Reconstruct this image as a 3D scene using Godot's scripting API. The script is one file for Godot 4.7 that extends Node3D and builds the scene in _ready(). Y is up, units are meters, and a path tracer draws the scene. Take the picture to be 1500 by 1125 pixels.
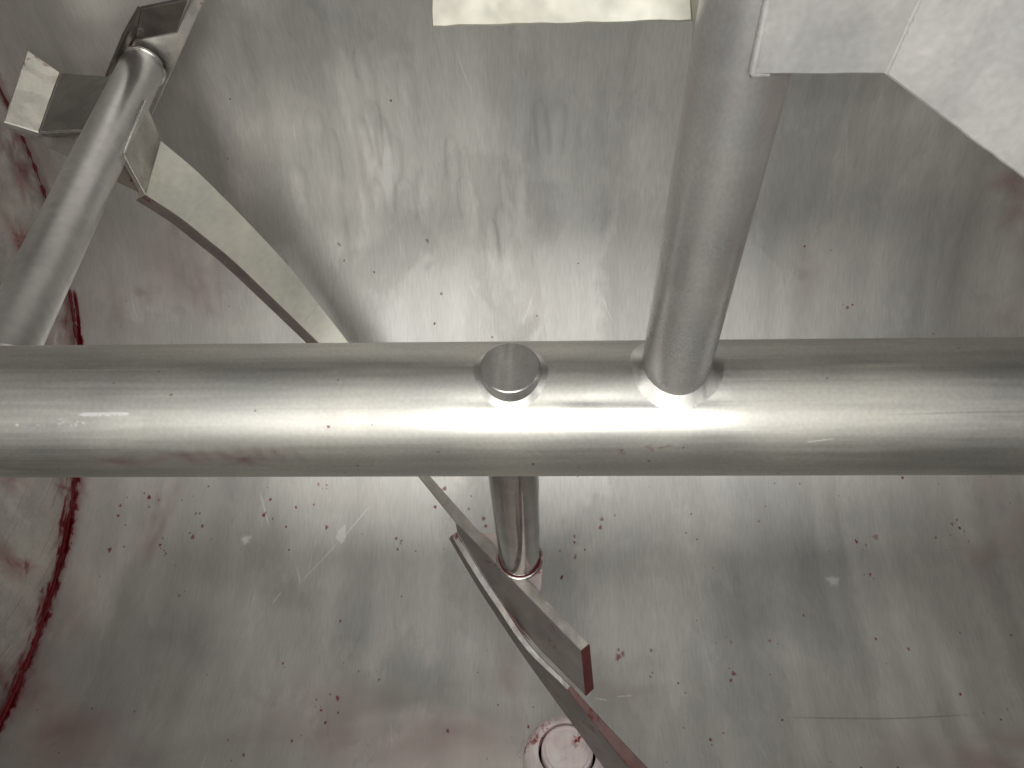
extends Node3D
# Inside of a steel mixing trough: a horizontal shaft with arms and paddles, lit from the open top.
# All places are metres from the shaft's axis (x along the shaft, y up, +z towards the open side where the viewer leans in).

const SHAFT_R := 0.08
const TROUGH_R := 0.92
const RIM_Y := 0.95            # far rim
const NEAR_RIM := 0.10      # lower rim on the viewer's side
const LEFT_END := -1.089
const RIGHT_END := 1.62
const S_TOP := -0.15          # wall texture: arc length below the axis height of the far wall
const S_LEN := 2.05
const X_LEFT := -1.1
const X_LEN := 2.4
const TW := 1536
const TH := 1312

var eye := Vector3(0.0321, 0.7378, 0.5393)
var lum := PackedFloat32Array()
var red := PackedFloat32Array()
var dull := PackedFloat32Array()
var cw := 0
var ch := 0
var rng := RandomNumberGenerator.new()
var M := {}

# ---------------------------------------------------------------- helpers

func commit(st: SurfaceTool, called: String, mat: Material, parent: Node3D) -> MeshInstance3D:
	var o := MeshInstance3D.new()
	o.name = called
	o.mesh = st.commit()
	o.material_override = mat
	o.cast_shadow = GeometryInstance3D.SHADOW_CASTING_SETTING_DOUBLE_SIDED
	parent.add_child(o, true)
	return o

func begin() -> SurfaceTool:
	var st := SurfaceTool.new()
	st.begin(Mesh.PRIMITIVE_TRIANGLES)
	return st

func thing(called: String, label: String, category: String, kind := "") -> Node3D:
	var o := Node3D.new()
	o.name = called
	add_child(o, true)
	o.set_meta("label", label)
	o.set_meta("category", category)
	if kind:
		o.set_meta("kind", kind)
	return o

# one triangle with its own normals, wound clockwise as seen from the side the normals point to
func tri(st: SurfaceTool, p: Array, n: Array, uv: Array = []) -> void:
	var face: Vector3 = (p[1] - p[0]).cross(p[2] - p[0])
	var order := [0, 1, 2] if face.dot(n[0] + n[1] + n[2]) < 0.0 else [0, 2, 1]
	for k in order:
		st.set_normal(n[k])
		if uv:
			st.set_uv(uv[k])
		st.add_vertex(p[k])

func quad(st: SurfaceTool, a: Vector3, b: Vector3, c: Vector3, d: Vector3, na: Vector3, nb: Vector3, nc: Vector3, nd: Vector3, uv: Array = []) -> void:
	tri(st, [a, b, c], [na, nb, nc], [uv[0], uv[1], uv[2]] if uv else [])
	tri(st, [a, c, d], [na, nc, nd], [uv[0], uv[2], uv[3]] if uv else [])

# a flat plate cut to an outline, with chamfered edges; WOB makes the cut uneven as a torch or grinder leaves it
func plate(outline: Array, thick: float, called: String, mat: Material, parent: Node3D, bevel := 0.0015, wob := 0.0, side := 1.0) -> MeshInstance3D:
	var pts: Array[Vector3] = []
	for i in outline.size():
		var a: Vector3 = outline[i]
		var b: Vector3 = outline[(i + 1) % outline.size()]
		pts.append(a)
		if wob > 0.0:
			var steps := int(a.distance_to(b) / 0.012)
			var e := (b - a).normalized()
			var across := e.cross((eye - a).normalized()).normalized()
			for k in range(1, steps):
				pts.append(a.lerp(b, float(k) / steps) + across * rng.randf_range(-wob, wob))
	var c := Vector3.ZERO
	for p in pts:
		c += p
	c /= pts.size()
	var n := Vector3.ZERO
	for i in pts.size():
		n += (pts[i] - c).cross(pts[(i + 1) % pts.size()] - c)
	n = n.normalized()
	if n.dot((eye if side > 0.0 else Vector3(0, 90, 0)) - c) * side < 0.0:
		pts.reverse()
		n = -n
	var bx := (pts[1] - pts[0]).normalized()
	bx = (bx - n * bx.dot(n)).normalized()
	var by := n.cross(bx)
	var flat := PackedVector2Array()
	var rise := PackedFloat32Array()   # a plate may be slightly warped
	for p in pts:
		flat.append(Vector2((p - c).dot(bx), (p - c).dot(by)))
		rise.append((p - c).dot(n))
	var area := 0.0
	for i in flat.size():
		area += flat[i].cross(flat[(i + 1) % flat.size()])
	var turn := 1.0 if area > 0.0 else -1.0
	var inset := PackedVector2Array()
	for i in flat.size():
		var e0 := (flat[i] - flat[(i + flat.size() - 1) % flat.size()]).normalized()
		var e1 := (flat[(i + 1) % flat.size()] - flat[i]).normalized()
		var m := (e0.orthogonal() + e1.orthogonal()).normalized() * -turn
		inset.append(flat[i] + m * bevel / maxf(0.4, m.dot(e1.orthogonal() * -turn)))
	var at := func(ring: PackedVector2Array, i: int, depth: float) -> Vector3: return c + bx * ring[i].x + by * ring[i].y + n * (rise[i] - depth)
	var st := begin()
	var idx := Geometry2D.triangulate_polygon(inset)
	for k in range(0, idx.size(), 3):
		for face in [[0.0, n], [thick, -n]]:
			tri(st, [at.call(inset, idx[k], face[0]), at.call(inset, idx[k + 1], face[0]), at.call(inset, idx[k + 2], face[0])], [face[1], face[1], face[1]])
	for i in flat.size():
		var j := (i + 1) % flat.size()
		var e := (flat[j] - flat[i]).normalized()
		var o2 := e.orthogonal() * turn
		var out := (bx * o2.x + by * o2.y).normalized()
		var n1 := (out + n).normalized()
		var n2 := (out - n).normalized()
		quad(st, at.call(inset, i, 0.0), at.call(inset, j, 0.0), at.call(flat, j, bevel), at.call(flat, i, bevel), n1, n1, n1, n1)
		quad(st, at.call(flat, i, bevel), at.call(flat, j, bevel), at.call(flat, j, thick - bevel), at.call(flat, i, thick - bevel), out, out, out, out)
		quad(st, at.call(inset, i, thick), at.call(inset, j, thick), at.call(flat, j, thick - bevel), at.call(flat, i, thick - bevel), n2, n2, n2, n2)
	return commit(st, called, mat, parent)

# a bar swept through cross-sections of equal corner count; corners are chamfered, flats stay smooth along the length
func bar(sections: Array, called: String, mat: Material, parent: Node3D, bevel := 0.0015, between := 6) -> MeshInstance3D:
	var fine: Array = []
	var m: int = sections[0].size()
	for i in sections.size() - 1:
		var a: Array = sections[maxi(i - 1, 0)]
		var b: Array = sections[i]
		var c: Array = sections[i + 1]
		var d: Array = sections[mini(i + 2, sections.size() - 1)]
		for k in between:
			var row: Array = []
			for q in m:
				row.append(b[q].cubic_interpolate(c[q], a[q], d[q], float(k) / between))
			fine.append(row)
	fine.append(sections[-1])
	var rings: Array = []
	for row in fine:
		var ring: Array = []
		for q in m:
			var p: Vector3 = row[q]
			var before: Vector3 = row[(q + m - 1) % m]
			var after: Vector3 = row[(q + 1) % m]
			ring.append(p.move_toward(before, minf(bevel, p.distance_to(before) * 0.4)))
			ring.append(p.move_toward(after, minf(bevel, p.distance_to(after) * 0.4)))
		rings.append(ring)
	var st := begin()
	var w := m * 2
	var mid: Array = []
	for ring in rings:
		var s := Vector3.ZERO
		for p in ring:
			s += p
		mid.append(s / w)
	for q in w:
		var ns: Array = []
		for i in rings.size():
			var along: Vector3 = mid[mini(i + 1, rings.size() - 1)] - mid[maxi(i - 1, 0)]
			var n: Vector3 = along.cross(rings[i][(q + 1) % w] - rings[i][q]).normalized()
			if n.dot((rings[i][q] + rings[i][(q + 1) % w]) * 0.5 - mid[i]) < 0.0:
				n = -n
			ns.append(n)
		for i in rings.size() - 1:
			var r := (q + 1) % w
			quad(st, rings[i][q], rings[i][r], rings[i + 1][r], rings[i + 1][q], ns[i], ns[i], ns[i + 1], ns[i + 1])
	for e in [0, rings.size() - 1]:
		var n: Vector3 = (mid[e] - mid[1 if e == 0 else e - 1]).normalized()
		for q in w:
			tri(st, [mid[e], rings[e][q], rings[e][(q + 1) % w]], [n, n, n])
	return commit(st, called, mat, parent)

# a turned part: PROFILE holds (radius, height) along AXIS from AT; hard edges where the profile bends sharply
func lathe(profile: Array, at: Vector3, axis: Vector3, called: String, mat: Material, parent: Node3D, seg := 96) -> MeshInstance3D:
	axis = axis.normalized()
	var bx := axis.cross(Vector3.RIGHT if absf(axis.x) < 0.8 else Vector3.UP).normalized()
	var by := axis.cross(bx)
	var st := begin()
	for k in profile.size() - 1:
		var a: Vector2 = profile[k]
		var b: Vector2 = profile[k + 1]
		var e := (b - a).normalized()
		for i in seg:
			var u := TAU * i / seg
			var v := TAU * (i + 1) / seg
			var du := bx * cos(u) + by * sin(u)
			var dv := bx * cos(v) + by * sin(v)
			var nu := (du * e.y - axis * e.x).normalized()
			var nv := (dv * e.y - axis * e.x).normalized()
			var t0 := Vector2(float(i) / seg, float(k) / profile.size())
			var t1 := Vector2(float(i + 1) / seg, float(k) / profile.size())
			quad(st, at + du * a.x + axis * a.y, at + dv * a.x + axis * a.y, at + dv * b.x + axis * b.y, at + du * b.x + axis * b.y, nu, nv, nv, nu, [t0, t1, t1, t0])
	return commit(st, called, mat, parent)

# tube from A to B; V of the texture runs along it
func tube(a: Vector3, b: Vector3, r: float, called: String, mat: Material, parent: Node3D, seg := 96, steps := 1, metres := 1.0) -> MeshInstance3D:
	var axis := (b - a).normalized()
	var bx := axis.cross(Vector3.RIGHT if absf(axis.x) < 0.8 else Vector3.UP).normalized()
	var by := axis.cross(bx)
	var st := begin()
	var long := a.distance_to(b)
	for k in steps:
		for i in seg:
			var u := TAU * i / seg
			var v := TAU * (i + 1) / seg
			var du := bx * cos(u) + by * sin(u)
			var dv := bx * cos(v) + by * sin(v)
			var p := a.lerp(b, float(k) / steps)
			var q := a.lerp(b, float(k + 1) / steps)
			var l0 := long * k / steps / metres
			var l1 := long * (k + 1) / steps / metres
			quad(st, p + du * r, p + dv * r, q + dv * r, q + du * r, du, dv, dv, du, [Vector2(l0, float(i) / seg), Vector2(l0, float(i + 1) / seg), Vector2(l1, float(i + 1) / seg), Vector2(l1, float(i) / seg)])
	for e in [[a, -axis], [b, axis]]:
		for i in seg:
			var u := TAU * i / seg
			var v := TAU * (i + 1) / seg
			tri(st, [e[0], e[0] + (bx * cos(u) + by * sin(u)) * r, e[0] + (bx * cos(v) + by * sin(v)) * r], [e[1], e[1], e[1]], [Vector2.ZERO, Vector2.ZERO, Vector2.ZERO])
	return commit(st, called, mat, parent)

# an uneven bead of weld or residue along a line
func bead(path: Array, r0: float, r1: float, called: String, mat: Material, parent: Node3D, rough := 0.15, seg := 10, squash := 1.0, up := Vector3.UP) -> MeshInstance3D:
	var st := begin()
	var rings: Array = []
	var norms: Array = []
	var nz := FastNoiseLite.new()
	nz.seed = path.size() * 7 + 3
	nz.frequency = 0.18
	for i in path.size():
		var along: Vector3 = (path[mini(i + 1, path.size() - 1)] - path[maxi(i - 1, 0)]).normalized()
		var bx := along.cross(up).normalized()
		if bx.length() < 0.5:
			bx = along.cross(Vector3.RIGHT).normalized()
		var by := along.cross(bx)
		var t := float(i) / (path.size() - 1)
		var r: float = lerpf(r0, r1, t) * (1.0 + rough * nz.get_noise_1d(i * 2.0) * 2.0)
		if i == 0 or i == path.size() - 1:
			r *= 0.15
		var ring: Array = []
		var nn: Array = []
		for k in seg:
			var u := TAU * k / seg
			ring.append(path[i] + bx * cos(u) * r + by * sin(u) * r * squash)
			nn.append((bx * cos(u) * squash + by * sin(u)).normalized())
		rings.append(ring)
		norms.append(nn)
	for i in rings.size() - 1:
		for k in seg:
			var j := (k + 1) % seg
			quad(st, rings[i][k], rings[i][j], rings[i + 1][j], rings[i + 1][k], norms[i][k], norms[i][j], norms[i + 1][j], norms[i + 1][k])
	return commit(st, called, mat, parent)

func line(a: Vector3, b: Vector3, n := 24) -> Array:
	var out: Array = []
	for i in n + 1:
		out.append(a.lerp(b, float(i) / n))
	return out

# the ground-smooth fillet where a tube of radius RA meets the shaft
func fillet(x: float, dir: Vector3, ra: float, wide: float, lift: float, called: String, mat: Material, parent: Node3D) -> MeshInstance3D:
	var bx := Vector3.RIGHT
	var by := dir.cross(bx).normalized()
	var st := begin()
	var seg := 96
	var steps := 10
	var grid: Array = []
	for i in seg + 1:
		var u := TAU * i / seg
		var d2 := Vector2(cos(u), sin(u))
		var row: Array = []
		var uneven := 1.0 + 0.10 * sin(u * 3.0 + x * 9.0) + 0.05 * sin(u * 7.0)
		for k in steps + 1:
			var t := float(k) / steps
			var rr := ra - 0.001 + (wide * uneven) * t
			var base := sqrt(maxf(SHAFT_R * SHAFT_R - pow(rr * d2.y, 2), 0.0))
			var h := base + lift * pow(1.0 - t, 2.6) + 0.0004 - 0.0008 * t
			row.append(Vector3(x, 0, 0) + bx * rr * d2.x + by * rr * d2.y + dir * h)
		grid.append(row)
	var nrm := func(i: int, k: int) -> Vector3:
		var a: Vector3 = grid[(i + 1) % seg][k] - grid[(i + seg - 1) % seg][k]
		var b: Vector3 = grid[i][mini(k + 1, steps)] - grid[i][maxi(k - 1, 0)]
		var n := a.cross(b).normalized()
		return n if n.dot(dir) > 0.0 else -n
	for i in seg:
		for k in steps:
			quad(st, grid[i][k], grid[i + 1][k], grid[i + 1][k + 1], grid[i][k + 1], nrm.call(i, k), nrm.call((i + 1) % seg, k), nrm.call((i + 1) % seg, k + 1), nrm.call(i, k + 1))
	return commit(st, called, mat, parent)

# ---------------------------------------------------------------- painting of stains and wear

func noise_bytes(w: int, h: int, to_w: int, to_h: int, freq: float, sd: int, octaves := 4, warp := 0.0, seamless := false) -> PackedByteArray:
	var n := FastNoiseLite.new()
	n.seed = sd
	n.noise_type = FastNoiseLite.TYPE_SIMPLEX_SMOOTH
	n.frequency = freq
	n.fractal_type = FastNoiseLite.FRACTAL_FBM
	n.fractal_octaves = octaves
	if warp > 0.0:
		n.domain_warp_enabled = true
		n.domain_warp_amplitude = warp
		n.domain_warp_frequency = freq * 1.5
	var im := n.get_seamless_image(w, h) if seamless else n.get_image(w, h)
	im.convert(Image.FORMAT_L8)
	if w != to_w or h != to_h:
		im.resize(to_w, to_h, Image.INTERPOLATE_CUBIC)
	return im.get_data()

func canvas(w: int, h: int) -> void:
	cw = w
	ch = h
	lum.resize(w * h)
	lum.fill(1.0)
	red.resize(w * h)
	red.fill(0.0)
	dull.resize(w * h)
	dull.fill(0.0)

# a soft or crisp mark: LIGHT multiplies the metal's brightness, STAIN adds red product, DULLS adds roughness
func dab(at: Vector2, rx: float, ry: float, turn: float, light: float, stain: float, dulls := 0.0, crisp := 1.0, ragged := 0.0) -> void:
	var big := maxf(rx, ry) * (1.0 + ragged) + 1.0
	var c := cos(turn)
	var s := sin(turn)
	var ph := rng.randf() * TAU
	var wx := minf(big, sqrt(rx * rx * c * c + ry * ry * s * s) * (1.0 + ragged) + 1.0)
	var wy := minf(big, sqrt(rx * rx * s * s + ry * ry * c * c) * (1.0 + ragged) + 1.0)
	for y in range(maxi(0, int(at.y - wy)), mini(ch, int(at.y + wy) + 1)):
		for x in range(maxi(0, int(at.x - wx)), mini(cw, int(at.x + wx) + 1)):
			var dx := x - at.x
			var dy := y - at.y
			var qx := (dx * c + dy * s) / rx
			var qy := (dy * c - dx * s) / ry
			var d := sqrt(qx * qx + qy * qy)
			if ragged > 0.0:
				var a := atan2(qy, qx)
				d *= 1.0 + ragged * (sin(a * 3.0 + ph) * 0.5 + sin(a * 5.0 + ph * 2.0) * 0.35 + sin(a * 9.0 - ph) * 0.25)
			if d < 1.0:
				var k := minf(1.0, (1.0 - d) * crisp)
				k = k * k * (3.0 - 2.0 * k)
				var i := y * cw + x
				lum[i] *= 1.0 + (light - 1.0) * k
				red[i] = maxf(red[i], stain * k) if crisp > 1.5 else minf(1.0, red[i] + stain * k)
				dull[i] += dulls * k

func stroke(path: Array, width: float, light: float, stain := 0.0, dulls := 0.0, crisp := 1.0) -> void:
	var curve := Curve2D.new()
	for i in path.size():
		var tan: Vector2 = (path[mini(i + 1, path.size() - 1)] - path[maxi(i - 1, 0)]) / 6.0
		curve.add_point(path[i], -tan, tan)
	var long := curve.get_baked_length()
	var step := maxf(1.0, width * 0.45)
	var n := int(long / step)
	for i in n + 1:
		var t := float(i) / maxi(n, 1)
		var fade := minf(1.0, minf(t, 1.0 - t) * 5.0 + 0.15)
		var k := fade * rng.randf_range(0.75, 1.0) * 0.45
		dab(curve.sample_baked(long * t), width * rng.randf_range(0.85, 1.1), width * rng.randf_range(0.85, 1.1), 0.0, 1.0 + (light - 1.0) * k, stain * k * 2.0, dulls * k, crisp)

func w2(x: float, y: float) -> Vector2:   # wall place: x along the shaft, arc length down the wall
	return Vector2((x - X_LEFT) / X_LEN * TW, (y - S_TOP) / S_LEN * TH)

# turn the canvas into a colour and a roughness texture
func finish(steel: Color, product: Color, rough: float, grain: PackedByteArray, streak: PackedByteArray, blot: PackedByteArray, wet: PackedByteArray, a_streak: float, a_blot: float, a_wet: float, vary := 1.0) -> Array:
	var col := PackedByteArray()
	col.resize(cw * ch * 3)
	var rgh := PackedByteArray()
	rgh.resize(cw * ch)
	var sr := steel.r
	var sg := steel.g
	var sb := steel.b
	for i in cw * ch:
		var st := streak[i] / 255.0 - 0.5
		var bl := blot[i] / 255.0 - 0.5
		var we := clampf((wet[i] / 255.0 - 0.46) * 7.0, 0.0, 1.0)
		var gr := grain[i] / 255.0 - 0.5
		var l := lum[i] * (1.0 + st * a_streak + bl * a_blot - (we - 0.5) * a_wet + gr * 0.075)
		var rd := red[i] * (0.45 + 1.1 * (grain[i] / 255.0)) * (0.6 + 0.8 * blot[i] / 255.0)
		rd = clampf(rd, 0.0, 1.0)
		var tint := bl * 0.012
		col[i * 3] = int(clampf(lerpf(sr * l + tint, product.r, rd), 0.0, 1.0) * 255.0)
		col[i * 3 + 1] = int(clampf(lerpf(sg * l, product.g, rd), 0.0, 1.0) * 255.0)
		col[i * 3 + 2] = int(clampf(lerpf(sb * l - tint, product.b, rd), 0.0, 1.0) * 255.0)
		rgh[i] = int(clampf(rough + dull[i] * vary + (st * 0.12 + bl * 0.16 + we * 0.05) * vary + rd * 0.25, 0.05, 1.0) * 255.0)
	return [ImageTexture.create_from_image(Image.create_from_data(cw, ch, false, Image.FORMAT_RGB8, col)), ImageTexture.create_from_image(Image.create_from_data(cw, ch, false, Image.FORMAT_L8, rgh))]

func metal(tex: Array, tint := Color.WHITE, metallic := 1.0) -> StandardMaterial3D:
	var m := StandardMaterial3D.new()
	m.albedo_color = tint
	m.albedo_texture = tex[0]
	m.roughness = 1.0
	m.roughness_texture = tex[1]
	m.roughness_texture_channel = BaseMaterial3D.TEXTURE_CHANNEL_RED
	m.metallic = metallic
	return m

func boxed(m: StandardMaterial3D, metres: float, bump: Texture2D = null, deep := 0.02) -> StandardMaterial3D:
	m.uv1_triplanar = true
	m.uv1_scale = Vector3.ONE / metres
	m.uv1_triplanar_sharpness = 6.0
	if bump:
		m.heightmap_enabled = true
		m.heightmap_texture = bump
		m.heightmap_scale = deep
	return m

# ---------------------------------------------------------------- textures

func paint_wall() -> Array:
	canvas(TW, TH)
	# hands wiped down the far wall: soft smears with a rounded start, running down the curve
	for p in [[w2(-0.3179, 0.1552), 115.0], [w2(-0.3470, 0.1837), 80.0], [w2(-0.3010, 0.1875), 100.0], [w2(-0.2831, 0.2291), 80.0], [w2(-0.3083, 0.2887), 70.0], [w2(-0.3305, 0.3219), 60.0], [w2(-0.2666, 0.3229), 60.0], [w2(-0.0194, 0.2562), 130.0], [w2(-0.0417, 0.3083), 90.0], [w2(0.0037, 0.2865), 90.0], [w2(-0.0485, 0.3848), 110.0], [w2(-0.0788, 0.4154), 90.0], [w2(0.0370, 0.1621), 110.0], [w2(0.0724, 0.1628), 110.0], [w2(-0.1537, 0.2315), 90.0], [w2(-0.4443, 0.1672), 110.0], [w2(-0.4163, 0.2119), 90.0], [w2(-0.5047, 0.2854), 80.0], [w2(-0.2194, 0.3054), 90.0], [w2(-0.1298, 0.3221), 90.0], [w2(-0.2368, 0.0716), 70.0], [w2(-0.3212, 0.0420), 70.0]]:
		var wide := rng.randf_range(9.0, 15.0)
		var lean := rng.randf_range(-0.10, 0.10)
		var top: Vector2 = p[0]
		var long: float = p[1]
		# lighter where the finger wiped, a faint rim of pushed-aside film on both sides and over the start
		stroke([top + Vector2(0, 6), top + Vector2(lean * long * 0.5, long * 0.5), top + Vector2(lean * long, long)], wide, 1.05, 0.0, -0.02)
		for s in [-1.0, 1.0]:
			stroke([top + Vector2(0, -4), top + Vector2(s * wide * 0.8, 8), top + Vector2(s * wide + lean * long * 0.5, long * rng.randf_range(0.35, 0.55)), top + Vector2(s * wide * 0.9 + lean * long, long * rng.randf_range(0.6, 0.95))], rng.randf_range(4.0, 8.0), rng.randf_range(0.92, 0.985), 0.0, 0.02)
	for i in 60:
		var at: Vector2 = w2(-0.1904, 0.3211) + Vector2(rng.randfn() * 190.0, rng.randfn() * 90.0)
		dab(at, rng.randf_range(6.0, 20.0), rng.randf_range(25.0, 90.0), rng.randf_range(-0.12, 0.12), rng.randf_range(0.955, 1.045), 0.0, 0.0, 1.4, 0.3)
	# cloudy wiping lower down, all streaking down the curve
	for i in 110:
		var at := Vector2(rng.randf() * TW, rng.randf_range(0.0, 1.0) * TH)
		var ln := rng.randf_range(40.0, 190.0)
		dab(at, rng.randf_range(8.0, 34.0), ln, rng.randf_range(-0.12, 0.12), rng.randf_range(0.965, 1.035), 0.0, rng.randf_range(-0.015, 0.02), 1.0, 0.25)
	for p in [[w2(-0.5965, 1.1879), 40.0, 60.0, 0.92], [w2(-0.5259, 1.2967), 60.0, 40.0, 0.93], [w2(-0.7091, 1.3883), 90.0, 60.0, 0.92], [w2(-0.3805, 1.3418), 60.0, 120.0, 0.95], [w2(-0.9749, 1.2670), 60.0, 120.0, 1.05], [w2(-0.2445, 1.4877), 110.0, 60.0, 0.93], [w2(-0.1226, 1.3107), 50.0, 80.0, 0.95], [w2(0.4951, 1.3237), 70.0, 120.0, 0.95], [w2(-0.4645, 1.1403), 50.0, 40.0, 1.03], [w2(0.6841, 1.2632), 12.0, 9.0, 1.2], [w2(-0.6549, 1.1721), 9.0, 9.0, 1.25]]:
		dab(p[0], p[1], p[2], 0.2, p[3], 0.0, 0.03, 1.2, 0.3)
	# a round scoured patch by the outlet
	dab(w2(-0.2138, 1.6908), 150.0, 110.0, 0.0, 1.035, 0.02, 0.03, 9.0, 0.02)
	dab(w2(0.2354, 1.6857), 140.0, 160.0, 0.0, 1.03, 0.01, 0.02, 9.0, 0.02)
	# pink film of old product
	for p in [[w2(-0.8293, 0.5494), 70.0, 90.0, 0.16], [w2(-0.7579, 0.5664), 26.0, 50.0, 0.18], [w2(-0.9001, 0.5812), 22.0, 26.0, 0.18], [w2(-0.9754, 0.6462), 30.0, 60.0, 0.14], [w2(-0.8630, 1.1402), 26.0, 90.0, 0.16], [w2(-0.8491, 1.0595), 22.0, 40.0, 0.2], [w2(-0.9857, 1.6057), 130.0, 80.0, 0.24], [w2(-0.8317, 1.3888), 40.0, 90.0, 0.10], [w2(-0.4938, 1.5460), 160.0, 90.0, 0.10], [w2(-0.1819, 1.5434), 160.0, 60.0, 0.13], [w2(-0.0440, 1.4290), 40.0, 80.0, 0.10], [w2(1.0939, 1.0941), 60.0, 90.0, 0.2], [w2(0.9935, 1.2172), 60.0, 60.0, 0.12], [w2(1.0726, 0.6182), 90.0, 90.0, 0.14], [w2(0.6472, 0.5504), 40.0, 120.0, 0.07], [w2(1.0726, 0.3415), 60.0, 40.0, 0.28], [w2(1.1048, 0.4019), 50.0, 60.0, 0.18], [w2(-1.1032, 0.3691), 60.0, 160.0, 0.12], [w2(0.9358, 1.6269), 90.0, 40.0, 0.25], [w2(0.1850, 1.4988), 90.0, 30.0, 0.08], [w2(-1.0549, 1.0101), 30.0, 60.0, 0.14], [w2(-1.0821, 1.4935), 60.0, 60.0, 0.25], [w2(-0.7722, 1.6443), 200.0, 60.0, 0.09], [w2(-0.2851, 1.6126), 200.0, 80.0, 0.08], [w2(0.7108, 1.6031), 200.0, 60.0, 0.06], [w2(-1.0076, 1.4930), 80.0, 120.0, 0.16]]:
		for k in 7:
			dab(p[0] + Vector2(rng.randfn() * p[1] * 0.4, rng.randfn() * p[2] * 0.4), p[1] * rng.randf_range(0.3, 0.8), p[2] * rng.randf_range(0.3, 0.8), rng.randf_range(-0.3, 0.3), 0.985, p[3] * 0.20, 0.02, 1.0, 0.3)
	# dried flecks that the photograph shows one by one: place, size, how red
	for p in [[w2(-0.9006, 1.0724), 5.5, 0.9], [w2(-0.8977, 1.0951), 3.5, 0.6], [w2(-0.9677, 1.0918), 4, 0.7], [w2(-0.9689, 1.1161), 3, 0.9], [w2(-0.9753, 1.1961), 5, 0.8], [w2(-0.7823, 1.1658), 5.5, 0.7], [w2(-0.7632, 1.1403), 4, 0.7], [w2(-0.8571, 1.1849), 5, 0.8], [w2(-0.8451, 1.1976), 3, 0.7], [w2(-0.7592, 1.0467), 3.5, 0.7], [w2(-0.6065, 1.0777), 4, 0.8], [w2(-0.6194, 1.1147), 5, 0.8], [w2(-0.4675, 1.1435), 4.5, 0.6], [w2(-0.4943, 1.0424), 4, 0.4], [w2(-0.4745, 1.0440), 3, 0.4], [w2(-0.4125, 1.3555), 3.5, 0.9], [w2(-0.3930, 1.5199), 5, 0.5], [w2(-0.4093, 1.5702), 3, 0.8], [w2(-0.4696, 1.6076), 3, 0.8], [w2(-0.7888, 1.3006), 4, 0.5], [w2(-0.5237, 1.4478), 3, 0.7], [w2(-0.3020, 1.1688), 4, 0.8], [w2(-0.2972, 1.1940), 3, 0.8], [w2(-0.2064, 1.0767), 6, 0.6], [w2(-0.1924, 1.0526), 5, 0.4], [w2(-0.2139, 1.0959), 5, 0.6], [w2(-0.1350, 1.1007), 4, 0.5], [w2(-0.0994, 1.1230), 5, 0.5], [w2(-0.0943, 1.1404), 5, 0.5], [w2(0.1111, 1.1640), 4, 0.4], [w2(0.1108, 1.1780), 3.5, 0.6], [w2(0.1752, 1.1247), 6, 0.4], [w2(0.1715, 1.1436), 5, 0.45], [w2(0.1116, 1.2107), 6, 0.3], [w2(0.4358, 1.4633), 7, 0.7], [w2(0.4278, 1.4775), 4, 0.9], [w2(0.1969, 1.4305), 8, 0.5], [w2(0.2075, 1.4232), 6, 0.5], [w2(0.5353, 1.1296), 4, 0.3], [w2(0.7500, 1.1761), 4, 0.95], [w2(0.7701, 1.1838), 3, 0.5], [w2(0.7945, 1.1653), 8, 0.3], [w2(0.9705, 1.1360), 4, 0.5], [w2(0.9856, 1.1452), 4, 0.9], [w2(0.9828, 1.1267), 3, 0.7], [w2(0.7599, 0.6245), 3, 1.0], [w2(0.7494, 0.6307), 4, 0.7], [w2(0.6983, 0.4977), 3, 0.2], [w2(0.9284, 1.1668), 3, 0.5], [w2(0.7677, 1.2494), 4, 0.4], [w2(0.6368, 1.0431), 3, 0.4], [w2(0.3666, 1.5971), 4, 0.8], [w2(0.4403, 1.3974), 4, 0.3], [w2(0.5236, 1.3941), 4, 0.4], [w2(0.8120, 1.4099), 4, 0.5], [w2(1.0352, 1.3800), 4, 0.5], [w2(-0.1575, 1.5844), 5, 0.5], [w2(1.0590, 1.0157), 4, 0.4], [w2(-0.3106, 1.4810), 3, 0.5], [w2(-0.4226, 1.5454), 3, 0.6]]:
		dab(p[0], p[1] * rng.randf_range(0.5, 0.75), p[1] * rng.randf_range(0.55, 1.0), rng.randf_range(-0.5, 0.5), 0.97, p[2] * 0.8, 0.15, 1.4, 0.3)
		for k in rng.randi_range(0, 2):
			dab(p[0] + Vector2(rng.randfn(), rng.randfn()) * p[1] * 2.2, p[1] * 0.3, p[1] * 0.4, 0.0, 0.85, p[2] * 0.5, 0.1, 1.6, 0.3)
	for i in 180:
		var at := Vector2(rng.randf() * TW, TH * (0.02 + 0.98 * sqrt(rng.randf())))
		var big := rng.randf_range(0.7, 1.6) * (1.0 if rng.randf() < 0.9 else 1.6)
		dab(at, big, big * rng.randf_range(1.0, 1.9), rng.randf_range(-0.6, 0.6), rng.randf_range(0.6, 0.9), rng.randf_range(0.0, 0.7), 0.1, 2.0, 0.25)
	# scratches and scuffs
	for p in [[w2(-0.5142, 1.2690), w2(-0.4415, 1.1831)], [w2(-0.4340, 1.1768), w2(-0.3706, 1.0957)], [w2(-0.6343, 1.0599), w2(-0.6033, 1.1435)], [w2(-0.5723, 1.3183), w2(-0.5550, 1.2907)], [w2(-0.5282, 1.2349), w2(-0.5135, 1.2736)], [w2(0.1883, 1.5128), w2(0.2194, 1.5098)], [w2(0.1416, 1.5159), w2(0.1667, 1.5199)]]:
		stroke(p, 1.1, 1.35, 0.0, -0.05, 2.0)
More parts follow.
